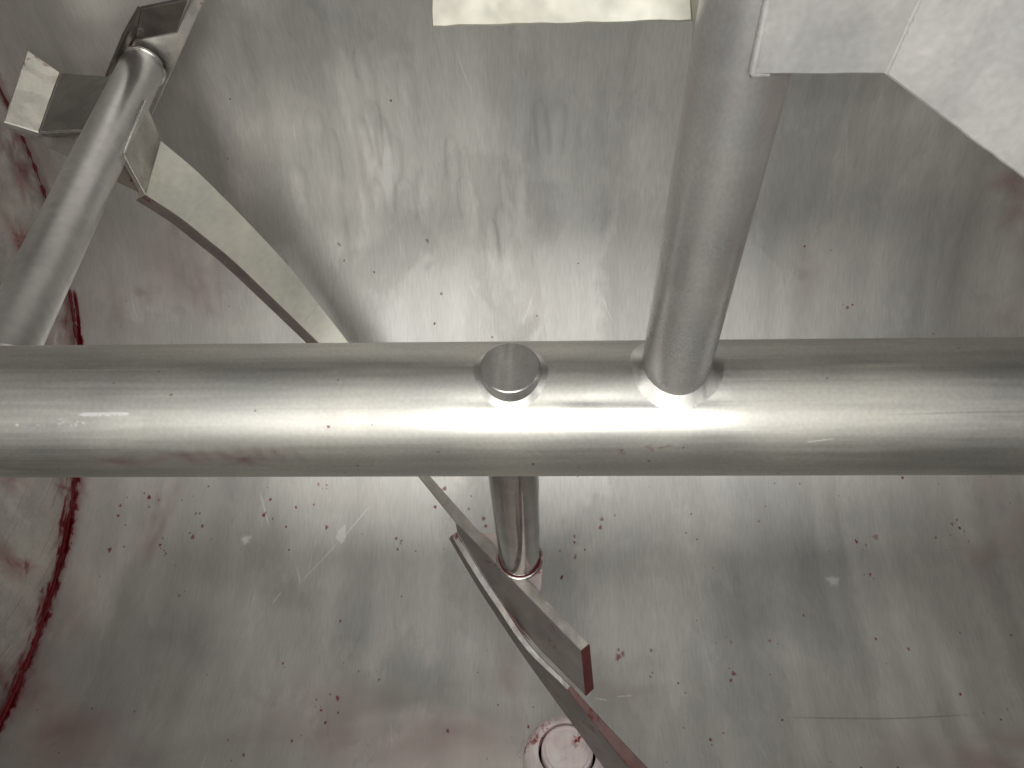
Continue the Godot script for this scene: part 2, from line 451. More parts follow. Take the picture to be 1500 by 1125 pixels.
	for i in 160:
		var a := Vector2(rng.randf() * TW, rng.randf() * TH)
		var d := Vector2(rng.randfn() * 0.35, 1.0).normalized() * rng.randf_range(12.0, 70.0)
		stroke([a, a + d * 0.5 + Vector2(rng.randfn(), 0), a + d], 1.2, rng.randf_range(0.88, 1.14), 0.0, 0.0, 1.5)
	stroke([w2(0.5244, 1.5513), w2(0.7274, 1.5523), w2(0.8924, 1.5429)], 1.3, 0.6)
	dab(w2(-0.4306, 1.1610), 7.0, 13.0, 0.1, 1.6, 0.0, 0.1, 4.0, 0.25)
	# red product gathered along the end seam
	stroke([w2(-1.0760, 0.5711), w2(-1.0765, 0.6369), w2(-1.0808, 0.7032)], 4.0, 0.8, 0.95, 0.2, 1.4)
	dab(w2(-1.0795, 0.6899), 7.0, 14.0, 0.0, 0.8, 0.95, 0.2, 2.0, 0.25)
	for s in 26:
		var t := s / 25.0
		dab(w2(LEFT_END + 0.012, 0.95 + t * 0.85), 12.0 + 7.0 * rng.randf(), 30.0, 0.0, 0.95, 0.22 * rng.randf_range(0.3, 1.0), 0.1, 1.0, 0.3)
		for k in 4:
			dab(w2(LEFT_END + rng.randf_range(0.001, 0.010), 0.95 + (t + rng.randf() * 0.04) * 0.85), rng.randf_range(3.0, 8.0), rng.randf_range(8.0, 22.0), rng.randf_range(-0.2, 0.2), 0.95, rng.randf_range(0.3, 0.85), 0.1, 1.6, 0.4)
		dab(w2(LEFT_END + 0.01, 0.0 + t * 0.5), 7.0 + 5.0 * rng.randf(), 20.0, 0.0, 0.95, 0.14 * rng.randf_range(0.3, 1.0), 0.1, 1.0, 0.3)
	var streak := noise_bytes(TW, 48, TW, TH, 0.02, 11, 5)
	var blot := noise_bytes(384, 328, TW, TH, 0.011, 12, 5, 18.0)
	var wet := noise_bytes(512, 300, TW, TH, 0.012, 13, 4, 40.0)
	var grain := noise_bytes(TW, TH / 8, TW, TH, 0.26, 14, 3)
	return finish(Color(0.86, 0.858, 0.845), Color(0.50, 0.10, 0.13), 0.49, grain, streak, blot, wet, 0.05, 0.13, 0.05, 0.65)

func paint_end() -> Array:      # 1024 x 1024 over 2 x 2 m of the end plate: x = toward the viewer, y = down
	canvas(1024, 1024)
	var e := func(y: float, z: float) -> Vector2: return Vector2((z + 1.0) * 512.0, (1.0 - y) * 512.0)
	for i in 70:
		var at: Vector2 = e.call(rng.randf_range(-0.9, 0.1), rng.randf_range(-0.9, 0.6))
		dab(at, rng.randf_range(10.0, 40.0), rng.randf_range(20.0, 70.0), rng.randf_range(-0.8, 0.8), rng.randf_range(0.92, 1.06), rng.randf_range(0.02, 0.26), 0.04, 1.2, 0.35)
	for i in 90:
		var t := rng.randf_range(2.9, 5.3)
		var r := TROUGH_R - absf(rng.randfn()) * 0.05
		dab(e.call(sin(t) * r, cos(t) * r), rng.randf_range(5.0, 14.0), rng.randf_range(8.0, 22.0), rng.randf() * 3.0, 0.95, rng.randf_range(0.08, 0.34) * (1.0 if t > 3.9 else 0.5), 0.08, 1.2, 0.4)
	for i in 85:   # crust creeping out of the corner
		var t := rng.randf_range(4.1, 5.05)
		var r := TROUGH_R - absf(rng.randfn()) * 0.012
		dab(e.call(sin(t) * r, cos(t) * r), rng.randf_range(2.0, 5.0), rng.randf_range(5.0, 16.0), -t, 0.9, rng.randf_range(0.25, 0.8), 0.1, 1.3, 0.4)
	for i in 240:
		var t := rng.randf_range(3.0, 5.0)
		var r := rng.randf_range(0.55, 0.92)
		var a: Vector2 = e.call(sin(t) * r, cos(t) * r)
		var b: Vector2 = e.call(sin(t + 0.1) * (r - 0.03), cos(t + 0.1) * (r - 0.03))
		stroke([a, b], 1.3, rng.randf_range(0.8, 1.3), rng.randf_range(0.0, 0.2))
	return finish(Color(0.80, 0.785, 0.765), Color(0.56, 0.22, 0.23), 0.46, noise_bytes(1024, 1024, 1024, 1024, 0.15, 24, 3), noise_bytes(1024, 48, 1024, 1024, 0.03, 21), noise_bytes(256, 256, 1024, 1024, 0.015, 22, 5, 18.0), noise_bytes(256, 256, 1024, 1024, 0.02, 23, 4, 30.0), 0.12, 0.3, 0.06)

func paint_shaft() -> Array:    # u: metres along the shaft from the left end, v: round it
	canvas(2048, 384)
	var px := 2048.0 / (RIGHT_END - LEFT_END)
	var at := func(x: float, deg: float) -> Vector2: return Vector2((x - LEFT_END) * px, fposmod(deg / 360.0, 1.0) * 384.0)
	# DEG is measured from straight up (0) towards the viewer (90) and on underneath (180)
	for i in 60:
		dab(at.call(rng.randf_range(-1.0, 1.5), rng.randf_range(-30.0, 150.0)), rng.randf_range(20.0, 120.0), rng.randf_range(5.0, 22.0), rng.randf_range(-0.06, 0.06), rng.randf_range(0.95, 1.04), 0.0, rng.randf_range(-0.03, 0.03), 1.0, 0.3)
	for p in [[-0.38, 78.0, 60.0, 12.0, 0.10], [-0.30, 80.0, 40.0, 10.0, 0.12], [-0.45, 82.0, 60.0, 10.0, 0.10], [-0.6, 84.0, 90.0, 8.0, 0.12], [-0.28, 72.0, 16.0, 10.0, 0.08], [0.16, 70.0, 7.0, 4.0, 0.5]]:
		for k in 6:
			dab(at.call(p[0] + rng.randfn() * 0.02, p[1] + rng.randfn() * 2.0), p[2] * rng.randf_range(0.3, 0.8), p[3] * rng.randf_range(0.4, 0.9), rng.randf_range(-0.5, 0.5), 0.97, p[4] * 0.5, 0.03, 1.0, 0.4)
	for i in 7:
		var x := -0.37 + i * 0.021
		stroke([at.call(x, 66.0), at.call(x + 0.008, 76.0), at.call(x + 0.012, 84.0)], 6.0, 0.97, 0.035)
	# polished where the welds were ground, between plug and arm
	for p in [[0.05, 40.0, 120.0, 30.0], [0.12, 42.0, 120.0, 26.0], [0.22, 44.0, 60.0, 30.0], [-0.03, 44.0, 60.0, 28.0]]:
		dab(at.call(p[0], p[1]), p[2], p[3], 0.0, 1.02, 0.0, -0.26, 1.2, 0.2)
	# old rectangular grinding patches and marks left of the middle
	for p in [[-0.43, 44.0, 26.0, 9.0], [-0.49, 48.0, 9.0, 7.0]]:
		dab(at.call(p[0], p[1]), p[2], p[3], 0.0, 1.04, 0.0, -0.03, 3.0, 0.2)
	stroke([at.call(-0.475, 38.5), at.call(-0.42, 38.2)], 1.4, 2.2, 0.0, -0.2, 2.5)
	for i in 12:
		dab(at.call(-0.5 + rng.randfn() * 0.03, 47.0 + rng.randfn() * 3.0), rng.randf_range(1.0, 2.6), rng.randf_range(0.8, 1.8), 0.0, rng.randf_range(1.05, 1.25), 0.0, -0.04, 1.5, 0.3)
	for i in 200:
		var x := rng.randf_range(-1.0, 1.4)
		var d := rng.randf_range(-20.0, 110.0)
		stroke([at.call(x, d), at.call(x + rng.randf_range(0.03, 0.3), d + rng.randfn() * 0.7)], 1.0, rng.randf_range(0.86, 1.10))
	stroke([at.call(0.40, 42.0), at.call(0.55, 40.0), at.call(0.75, 40.5)], 1.2, 0.7)
	stroke([at.call(0.32, 64.0), at.call(0.35, 61.0)], 1.2, 1.5)
	for i in 50:
		dab(at.call(rng.randf_range(-0.9, 1.2), rng.randf_range(-20.0, 110.0)), rng.randf_range(0.8, 1.8), rng.randf_range(0.7, 1.4), 0.0, rng.randf_range(0.55, 0.8), rng.randf_range(0.0, 0.3), 0.0, 2.0, 0.3)
	return finish(Color(0.80, 0.795, 0.77), Color(0.5, 0.2, 0.2), 0.48, noise_bytes(2048, 384, 2048, 384, 0.2, 34, 3), noise_bytes(96, 384, 2048, 384, 0.12, 31, 5), noise_bytes(512, 96, 2048, 384, 0.02, 32, 4, 14.0), noise_bytes(512, 96, 2048, 384, 0.02, 33, 4, 24.0), 0.06, 0.08, 0.015, 0.5)

# small seamless sheet of worn plate; PINK sets how much product film clings to it
func paint_plate(sd: int, steel: Color, rough: float, pink: float, spots: int, blotch := 0.16) -> Array:
	canvas(320, 320)
	for i in spots:
		var at := Vector2(rng.randf_range(36.0, 284.0), rng.randf_range(36.0, 284.0))
		for k in 6:
			dab(at + Vector2(rng.randfn(), rng.randfn()) * 9.0, rng.randf_range(2.0, 10.0), rng.randf_range(2.0, 10.0), rng.randf() * 3.0, 0.95, rng.randf_range(0.5, 1.0) * pink, 0.1, 1.2, 0.4)
	for i in 40:
		var a := Vector2(rng.randf_range(12.0, 308.0), rng.randf_range(12.0, 308.0))
		stroke([a, a + Vector2(rng.randfn(), rng.randfn()) * 22.0], 1.0, rng.randf_range(0.85, 1.15))
	return finish(steel, Color(0.56, 0.16, 0.17), rough, noise_bytes(320, 320, 320, 320, 0.2, sd, 3, 0.0, true), noise_bytes(320, 20, 320, 320, 0.05, sd + 1, 4, 0.0, true), noise_bytes(160, 160, 320, 320, 0.02, sd + 2, 5, 12.0, true), noise_bytes(160, 160, 320, 320, 0.03, sd + 3, 4, 20.0, true), 0.05, blotch, blotch * 0.25)

# the near arm: bead-blasted dull at its top end, rubbed smooth by product towards the shaft; u runs up the arm
func paint_near_arm() -> Array:
	canvas(512, 256)
	for y in 256:
		for x in 512:
			var up := smoothstep(0.16, 0.62, x / 512.0)
			dull[y * 512 + x] = up * 0.20
			lum[y * 512 + x] = 1.0 + up * 0.06
	for i in 40:
		dab(Vector2(rng.randf() * 512.0, rng.randf() * 256.0), rng.randf_range(10.0, 50.0), rng.randf_range(6.0, 22.0), rng.randf_range(-0.2, 0.2), rng.randf_range(0.95, 1.05), rng.randf_range(0.0, 0.05), rng.randf_range(-0.03, 0.05), 1.1, 0.35)
	return finish(Color(0.84, 0.835, 0.825), Color(0.56, 0.16, 0.17), 0.27, noise_bytes(512, 256, 512, 256, 0.2, 101, 3), noise_bytes(512, 32, 512, 256, 0.05, 102), noise_bytes(256, 128, 512, 256, 0.02, 103, 5, 12.0), noise_bytes(256, 128, 512, 256, 0.03, 104, 4, 20.0), 0.03, 0.05, 0.0, 0.5)

func bump_sheet(sd: int, freq: float) -> Texture2D:
	var n := FastNoiseLite.new()
	n.seed = sd
	n.frequency = freq
	n.fractal_octaves = 4
	return ImageTexture.create_from_image(n.get_seamless_image(512, 512))

# ---------------------------------------------------------------- scene

func _ready() -> void:
	rng.seed = 20

	# camera
	var cam := Camera3D.new()
	cam.name = "camera"
	cam.transform = Transform3D(Basis(Vector3(0.9994, -0.0316, -0.0163), Vector3(0.0066, 0.6155, -0.7881), Vector3(0.0349, 0.7875, 0.6153)), eye)
	cam.fov = 53.13
	cam.near = 0.02
	cam.far = 60.0
	cam.current = true
	add_child(cam)

	# air of the hall round the mixer, and the exposure
	var env := Environment.new()
	env.background_mode = Environment.BG_COLOR
	env.background_color = Color(0.085, 0.085, 0.087).linear_to_srgb()
	env.tonemap_mode = Environment.TONE_MAPPER_LINEAR
	env.tonemap_exposure = 2.12
	env.sdfgi_enabled = true
	env.ssao_enabled = true
	env.ssil_enabled = true
	var we := WorldEnvironment.new()
	we.name = "hall_air"
	we.environment = env
	add_child(we)

	# the two hall lights that shine into the opening: a wide one in front of it, a narrow one above it
	ceiling_light("wide square ceiling light in front of the trough opening", Vector3(-0.15, 1.55, 2.2), -0.62, Vector2(1.9, 1.5), 1.8)
	ceiling_light("narrow strip ceiling light above the trough opening", Vector3(0.1, 2.6, 0.65), -1.33, Vector2(1.9, 0.55), 0.45)

	make_materials()
	build_trough()
	build_lid()
	build_rotor()
	build_outlet()

func ceiling_light(label: String, at: Vector3, pitch: float, area: Vector2, energy: float) -> void:
	var lamp := AreaLight3D.new()
	lamp.name = "light_glow"
	lamp.area_size = area
	lamp.light_energy = energy
	lamp.light_color = Color(1.0, 0.99, 0.967)
	lamp.shadow_enabled = true
	lamp.area_range = 12.0
	lamp.position = at
	lamp.rotation = Vector3(pitch, 0, 0)
	add_child(lamp, true)
	var fit := thing("ceiling_light", label, "ceiling light")
	fit.rotation = Vector3(pitch + PI / 2, 0, 0)
	fit.position = at + fit.basis.y * 0.03
	fit.set_meta("group", "hall lights over the trough")
	var glow := StandardMaterial3D.new()
	glow.albedo_color = Color(0.9, 0.9, 0.9)
	glow.emission_enabled = true
	glow.emission = Color(1.0, 0.99, 0.967)
	glow.emission_energy_multiplier = 0.6
	var shell := StandardMaterial3D.new()
	shell.albedo_color = Color(0.8, 0.8, 0.8)
	shell.roughness = 0.5
	var half := area * 0.5
	plate([Vector3(-half.x, 0, -half.y), Vector3(half.x, 0, -half.y), Vector3(half.x, 0, half.y), Vector3(-half.x, 0, half.y)], 0.01, "diffuser", glow, fit, 0.002, 0.0, -1.0)
	half += Vector2(0.03, 0.03)
	plate([Vector3(-half.x, 0.014, -half.y), Vector3(half.x, 0.014, -half.y), Vector3(half.x, 0.014, half.y), Vector3(-half.x, 0.014, half.y)], 0.06, "housing", shell, fit, 0.004, 0.0, -1.0)

func make_materials() -> void:
	var waves := bump_sheet(5, 0.012)
	M.wall = metal(paint_wall())
	M.wall.texture_repeat = true
	M.end = metal(paint_end(), Color.WHITE, 0.6)
	M.shaft = metal(paint_shaft())
	var pinkish := paint_plate(50, Color(0.84, 0.825, 0.80), 0.46, 0.35, 7)
	var stained := paint_plate(60, Color(0.66, 0.61, 0.58), 0.42, 0.9, 16)
	M.arm = boxed(metal(paint_plate(41, Color(0.86, 0.855, 0.845), 0.37, 0.0, 0), Color.WHITE, 0.9), 1.2, waves, 0.01)
	M.near_arm = metal(paint_near_arm(), Color.WHITE, 0.76)
	M.near_plate = boxed(metal(paint_plate(47, Color(0.815, 0.81, 0.80), 0.50, 0.08, 5, 0.10), Color.WHITE, 0.3), 0.5, waves, 0.16)
	M.near_arm_end = boxed(metal(paint_plate(48, Color(0.82, 0.815, 0.805), 0.40, 0.0, 0, 0.08), Color.WHITE, 0.6), 0.5)
	M.cream = boxed(metal(paint_plate(70, Color(0.85, 0.84, 0.795), 0.62, 0.0, 0), Color.WHITE, 0.75), 0.9, waves, 0.10)
	M.pale = boxed(metal(paint_plate(72, Color(0.98, 0.97, 0.92), 0.5, 0.08, 2), Color.WHITE, 0.45), 0.9, waves, 0.08)
	M.plate = boxed(metal(pinkish), 0.35, waves, 0.06)
	M.stained = boxed(metal(stained), 0.25, waves, 0.06)
	M.chrome = boxed(metal(paint_plate(80, Color(0.58, 0.56, 0.545), 0.11, 0.0, 0)), 0.3, waves, 0.01)
	M.collar = boxed(metal(paint_plate(85, Color(0.80, 0.795, 0.78), 0.36, 0.0, 0)), 0.2, waves, 0.02)
	M.brown = boxed(metal(paint_plate(86, Color(0.60, 0.565, 0.55), 0.40, 0.2, 5)), 0.2, waves, 0.04)
	M.blade = boxed(metal(paint_plate(92, Color(0.68, 0.655, 0.645), 0.42, 0.3, 8), Color.WHITE, 0.85), 0.2, waves, 0.05)
	M.edge = boxed(metal(paint_plate(99, Color(0.66, 0.61, 0.60), 0.45, 0.5, 14), Color.WHITE, 0.8), 0.3, waves, 0.05)
	M.mid = boxed(metal(paint_plate(89, Color(0.60, 0.58, 0.57), 0.5, 0.35, 7)), 0.25, waves, 0.04)
	M.weld = boxed(metal(paint_plate(84, Color(0.88, 0.87, 0.85), 0.24, 0.0, 0)), 0.2, waves, 0.06)
	M.dark = boxed(metal(paint_plate(87, Color(0.62, 0.615, 0.60), 0.38, 0.1, 3)), 0.3, waves, 0.04)
	M.plug = boxed(metal(paint_plate(88, Color(0.84, 0.835, 0.825), 0.37, 0.0, 0)), 0.3, waves, 0.004)
	M.red = StandardMaterial3D.new()
	M.red.albedo_color = Color(0.42, 0.04, 0.075)
	M.red.roughness = 0.5
	M.dark_red = boxed(metal(paint_plate(91, Color(0.46, 0.25, 0.245), 0.5, 0.7, 14), Color.WHITE, 0.4), 0.15, waves, 0.06)
	M.rust = boxed(metal(paint_plate(90, Color(0.47, 0.36, 0.345), 0.6, 1.0, 26), Color.WHITE, 0.3), 0.2, waves, 0.08)
	M.powder = boxed(metal(paint_plate(94, Color(0.98, 0.92, 0.915), 0.6, 0.4, 60), Color.WHITE, 0.0), 0.22, waves, 0.05)
	M.gusset = boxed(metal(paint_plate(97, Color(0.92, 0.86, 0.85), 0.40, 0.4, 10), Color.WHITE, 0.5), 0.2, waves, 0.06)
	M.rubber = StandardMaterial3D.new()
	M.rubber.albedo_color = Color(0.05, 0.035, 0.035)
	M.rubber.roughness = 0.6

func build_trough() -> void:
	var t := thing("mixing_trough", "curved brushed steel trough wall stained with red specks and wipe marks", "mixing trough", "structure")
	# inner face: straight far wall, half round, straight near wall; its back 9 mm behind
	var prof: Array = []        # (y, z, normal y, normal z, arc length)
	for k in 9:
		prof.append([lerpf(RIM_Y, 0.0, k / 8.0), -TROUGH_R, 0.0, 1.0, -lerpf(RIM_Y, 0.0, k / 8.0)])
	for k in range(1, 97):
		var a := PI * k / 96.0
		prof.append([-sin(a) * TROUGH_R, -cos(a) * TROUGH_R, sin(a), cos(a), a * TROUGH_R])
	for k in range(1, 9):
		prof.append([NEAR_RIM * k / 8.0, TROUGH_R, 0.0, -1.0, PI * TROUGH_R + NEAR_RIM * k / 8.0])
	var st := begin()
	for i in prof.size() - 1:
		var a: Array = prof[i]
		var b: Array = prof[i + 1]
		for side in [0.0, 0.009]:
			var na := Vector3(0, a[2], a[3])
			var nb := Vector3(0, b[2], b[3])
			var pa: Vector3 = Vector3(0, a[0], a[1]) - na * side
			var pb: Vector3 = Vector3(0, b[0], b[1]) - nb * side
			var sg := 1.0 if side == 0.0 else -1.0
			var l := Vector3(LEFT_END - 0.01, 0, 0)
			var r := Vector3(RIGHT_END + 0.01, 0, 0)
			var u0 := (l.x - X_LEFT) / X_LEN
			var u1 := (r.x - X_LEFT) / X_LEN
			var va: float = (a[4] - S_TOP) / S_LEN
			var vb: float = (b[4] - S_TOP) / S_LEN
			quad(st, pa + l, pa + r, pb + r, pb + l, na * sg, na * sg, nb * sg, nb * sg, [Vector2(u0, va), Vector2(u1, va), Vector2(u1, vb), Vector2(u0, vb)])
	commit(st, "shell", M.wall, t)
	# end plates
	for e in [[LEFT_END, 1.0], [RIGHT_END, -1.0]]:
		var s2 := begin()
		var flat := PackedVector2Array()
		for q in prof:
			flat.append(Vector2(q[1], q[0]) * 1.006)
		var idx := Geometry2D.triangulate_polygon(flat)
		for k in range(0, idx.size(), 3):
			for side in [0.0, 0.01]:
				var ps: Array = []
				var uv: Array = []
				for j in 3:
					var f := flat[idx[k + j]]
					ps.append(Vector3(e[0] - e[1] * side, f.y, f.x))
					uv.append(Vector2((f.x + 1.0) * 0.5, (1.0 - f.y) * 0.5))
				var n := Vector3(e[1] if side == 0.0 else -e[1], 0, 0)
				tri(s2, ps, [n, n, n], uv)
		commit(s2, "end_plate", M.end, t)
	# rolled rims along the open top
	for z in [-1.0, 1.0]:
		var ry := (NEAR_RIM if z > 0.0 else RIM_Y) + 0.012
		plate([Vector3(LEFT_END, ry, z * (TROUGH_R - 0.004)), Vector3(RIGHT_END, ry, z * (TROUGH_R - 0.004)), Vector3(RIGHT_END, ry, z * (TROUGH_R + 0.06)), Vector3(LEFT_END, ry, z * (TROUGH_R + 0.06))], 0.012, "rim_flange", M.arm, t, 0.002, 0.0, 1.0)
	# red product caught in the corner of the left end plate
	for run in [[186.0, 206.0, 0.0022, 0.0035], [213.5, 219.0, 0.002, 0.004], [218.0, 223.0, 0.004, 0.006], [238.0, 247.0, 0.0018, 0.0025], [245.0, 256.0, 0.0024, 0.004], [254.0, 266.0, 0.003, 0.005], [264.0, 287.0, 0.004, 0.0075]]:
		var path: Array = []
		var n := int((run[1] - run[0]) * 2.0)
		for k in n + 1:
			var a := deg_to_rad(lerpf(run[0], run[1], float(k) / n))
			path.append(Vector3(LEFT_END + 0.003, sin(a) * (TROUGH_R - 0.002), cos(a) * (TROUGH_R - 0.002)))
		bead(path, run[2], run[3], "dried_residue", M.red, t, 0.75, 8, 0.45, Vector3(0, -sin(deg_to_rad(run[0])), -cos(deg_to_rad(run[0]))))

# the fixed lid over the far side of the trough; the viewer leans in through the opening it leaves
func build_lid() -> void:
	var t := thing("trough_lid", "flat steel lid over the far half of the trough", "lid", "structure")
	var y := RIM_Y + 0.03
	var z := -0.15
	plate([Vector3(LEFT_END, y, -TROUGH_R - 0.05), Vector3(RIGHT_END, y, -TROUGH_R - 0.05), Vector3(RIGHT_END, y, z), Vector3(LEFT_END, y, z)], 0.006, "panel", M.arm, t, 0.001, 0.0, -1.0)
	plate([Vector3(LEFT_END, y + 0.04, z + 0.004), Vector3(RIGHT_END, y + 0.04, z + 0.004), Vector3(RIGHT_END, y - 0.012, z + 0.004), Vector3(LEFT_END, y - 0.012, z + 0.004)], 0.004, "turned_edge", M.arm, t, 0.001)
	for w in [[-1.089, -0.8], [0.95, 1.62]]:
		plate([Vector3(w[0], y + 0.002, z + 0.006), Vector3(w[1], y + 0.002, z + 0.006), Vector3(w[1], NEAR_RIM + 0.03, TROUGH_R + 0.05), Vector3(w[0], NEAR_RIM + 0.03, TROUGH_R + 0.05)], 0.005, "side_panel", M.arm, t, 0.001, 0.0, -1.0)

func build_rotor() -> void:
	var t := thing("mixer_rotor", "horizontal round steel shaft carrying tubular arms and welded paddle blades", "mixer rotor")
	var up := Vector3(0, 1, 0)
	var back := Vector3(-0.055, 0, -1).normalized()
	var through := Vector3(0, sin(deg_to_rad(84.0)), cos(deg_to_rad(84.0)))

	# shaft
	var st := begin()
	var seg := 160
	for i in seg:
		var u := TAU * i / seg
		var v := TAU * (i + 1) / seg
		var nu := Vector3(0, cos(u), sin(u))
		var nv := Vector3(0, cos(v), sin(v))
		var a := Vector3(LEFT_END - 0.005, 0, 0)
		var b := Vector3(RIGHT_END + 0.005, 0, 0)
		quad(st, a + nu * SHAFT_R, b + nu * SHAFT_R, b + nv * SHAFT_R, a + nv * SHAFT_R, nu, nu, nv, nv, [Vector2(0, float(i) / seg), Vector2(1, float(i) / seg), Vector2(1, float(i + 1) / seg), Vector2(0, float(i + 1) / seg)])
	commit(st, "shaft", M.shaft, t)

	# arm that runs right through the shaft: its ground end shows as a plug on top
	var lower := tube(through * 0.06 - Vector3(0.004, 0, 0), through * -0.537 - Vector3(0.004, 0, 0), 0.0355, "arm", M.chrome, t)
	lower.set_meta("label", "short polished arm pointing down under the shaft")
	fillet(0.001, through_plug(), 0.0334, 0.014, 0.0012, "weld_collar", M.collar, t)
	var plug := lathe([Vector2(0.0330, 0.04), Vector2(0.0330, 0.0905), Vector2(0.0324, 0.0922), Vector2(0.0310, 0.0932), Vector2(0.0295, 0.0932), Vector2(0.0, 0.0935)], Vector3(0.001, 0, 0), through_plug(), "plug", M.plug if M.has("plug") else M.arm, t, 128)
	plug.set_meta("label", "round flat plug welded on top of the shaft")

	# right arm, straight up towards the viewer
	var near := tube(Vector3(0.183, 0.04, 0), Vector3(0.183, 0.78, 0), 0.0375, "arm", M.near_arm, t, 128, 1, 0.74)
	near.set_meta("label", "thick near arm rising from the shaft at right")
	fillet(0.183, up, 0.0377, 0.021, 0.0030, "weld_collar", M.collar, t)
	# left arm, pointing away to the far wall
	var far_a := Vector3(-0.655, 0, 0)
	var far_b := Vector3(-0.655, 0, 0) + back * 0.79
	var far := tube(far_a, far_b, 0.0375, "arm", M.arm, t, 96)
	far.set_meta("label", "left arm reaching back to the folded paddle")
	fillet(-0.655, Vector3(0, 0, -1), 0.0377, 0.018, 0.008, "weld_collar", M.weld, t)
	var ring: Array = []
	for k in 49:
		var a := TAU * k / 48.0
		ring.append(far_b + back * -0.002 + Vector3(cos(a), sin(a), 0) * 0.0385)
	bead(ring, 0.0035, 0.0035, "weld_bead", M.weld, far, 0.12, 8)

	build_left_paddle(t)
	build_near_paddle(t)
	build_lower_paddle(t)

func through_plug() -> Vector3:
	return Vector3(0, sin(deg_to_rad(83.0)), cos(deg_to_rad(83.0)))

func build_left_paddle(t: Node3D) -> void:
	var wing := plate([Vector3(-0.8776, 0.0091, -0.6055), Vector3(-0.8334, -0.0184, -0.6134), Vector3(-0.8673, -0.0150, -0.8027), Vector3(-0.9156, 0.0231, -0.8163)], 0.011, "paddle_wing", M.plate, t, 0.0015, 0.0003)
	wing.set_meta("label", "small pale wing of the left paddle")
	var mid := plate([Vector3(-0.8323, -0.0188, -0.6129), Vector3(-0.6977, 0.0167, -0.5636), Vector3(-0.7178, 0.0170, -0.7254), Vector3(-0.8660, -0.0151, -0.8027)], 0.009, "paddle_web", M.dark, t, 0.0012, 0.0003)
	bead(line(Vector3(-0.6919, 0.0227, -0.5554), Vector3(-0.7125, 0.0211, -0.7115)), 0.004, 0.004, "weld_bead", M.weld, mid, 0.1, 8)
	bead(line(Vector3(-0.8302, -0.0160, -0.6086), Vector3(-0.6919, 0.0227, -0.5554)), 0.0025, 0.0025, "edge_bead", M.weld, mid, 0.1, 8)
	var web := plate([Vector3(-0.6620, -0.0013, -0.6856), Vector3(-0.6408, -0.0570, -0.6399), Vector3(-0.6543, -0.0970, -0.5393), Vector3(-0.6436, 0.0005, -0.5184)], 0.009, "paddle_web", M.plate, t, 0.0012, 0.0003)
	bead(line(Vector3(-0.6382, 0.0071, -0.5108), Vector3(-0.6531, 0.0061, -0.6712)), 0.0026, 0.0026, "weld_bead", M.weld, web, 0.04, 8)
	bead(line(Vector3(-0.6409, 0.0035, -0.5142), Vector3(-0.6517, -0.0939, -0.5353)), 0.0022, 0.0022, "edge_bead", M.weld, web, 0.1, 8)
	plate([Vector3(-0.9289, -0.0314, -0.6564), Vector3(-0.8445, -0.0303, -0.6252), Vector3(-0.7057, 0.0046, -0.5770), Vector3(-0.7790, -0.0397, -0.5730)], 0.012, "paddle_rib", M.plate, t, 0.0012)
	plate([Vector3(-0.6575, -0.0186, -0.5419), Vector3(-0.6619, -0.1078, -0.5494), Vector3(-0.6854, -0.0524, -0.5214)], 0.012, "paddle_rib", M.stained, t, 0.0012)
	# the long curved blade
	var sec: Array = []
	for s in [[Vector3(-0.6543, -0.0977, -0.5383), Vector3(-0.6408, -0.0570, -0.6399)], [Vector3(-0.6252, -0.1607, -0.5569), Vector3(-0.5967, -0.1155, -0.6326)], [Vector3(-0.5985, -0.2189, -0.5651), Vector3(-0.5612, -0.1779, -0.6278)], [Vector3(-0.5670, -0.2807, -0.5691), Vector3(-0.5302, -0.2418, -0.6258)], [Vector3(-0.5114, -0.3798, -0.5592), Vector3(-0.4774, -0.3404, -0.6116)], [Vector3(-0.4426, -0.4929, -0.5402), Vector3(-0.4175, -0.4511, -0.5788)], [Vector3(-0.3994, -0.5500, -0.5183), Vector3(-0.3615, -0.5276, -0.5361)], [Vector3(-0.3445, -0.6073, -0.4807), Vector3(-0.3032, -0.5932, -0.4848)]]:
		var away: Vector3 = (s[0] - eye).normalized() * 0.016 + Vector3(-0.021, -0.010, 0.0)
		sec.append([s[0], s[1], s[1] + away, s[0] + away])
	var blade := bar(sec, "paddle_blade", M.pale, t, 0.0015, 5)
	blade.set_meta("label", "long pale curved blade running down behind the shaft")
	var under: Array = []
	for row in sec:
		var e: Vector3 = (row[0] - row[1]).normalized()
		under.append([row[0] + e * 0.0010, row[3] + e * 0.0010, row[3] - e * 0.001, row[0] - e * 0.001])
	bar(under, "stained_edge", M.edge, blade, 0.0003, 5)
	# bracket at the arm's end
	var end := plate([Vector3(-0.6972, 0.0463, -0.8000), Vector3(-0.6163, 0.0572, -0.8000), Vector3(-0.5572, 0.1305, -0.8000), Vector3(-0.5312, 0.1299, -0.8000), Vector3(-0.7291, -0.1089, -0.8000), Vector3(-0.7532, -0.0785, -0.8000)], 0.011, "paddle_bracket", M.plate, t, 0.0015)
	plate([Vector3(-0.6296, 0.1310, -0.7350), Vector3(-0.5444, 0.1449, -0.7350), Vector3(-0.6131, 0.0599, -0.7970), Vector3(-0.6956, 0.0479, -0.7970)], 0.006, "bracket_face", M.brown, end, 0.001)
	plate([Vector3(-0.6286, 0.1333, -0.7350), Vector3(-0.6949, 0.0466, -0.7970), Vector3(-0.7430, 0.0004, -0.7970), Vector3(-0.7749, -0.0208, -0.7900), Vector3(-0.6887, 0.0749, -0.7550)], 0.006, "bracket_side", M.brown, end, 0.001)

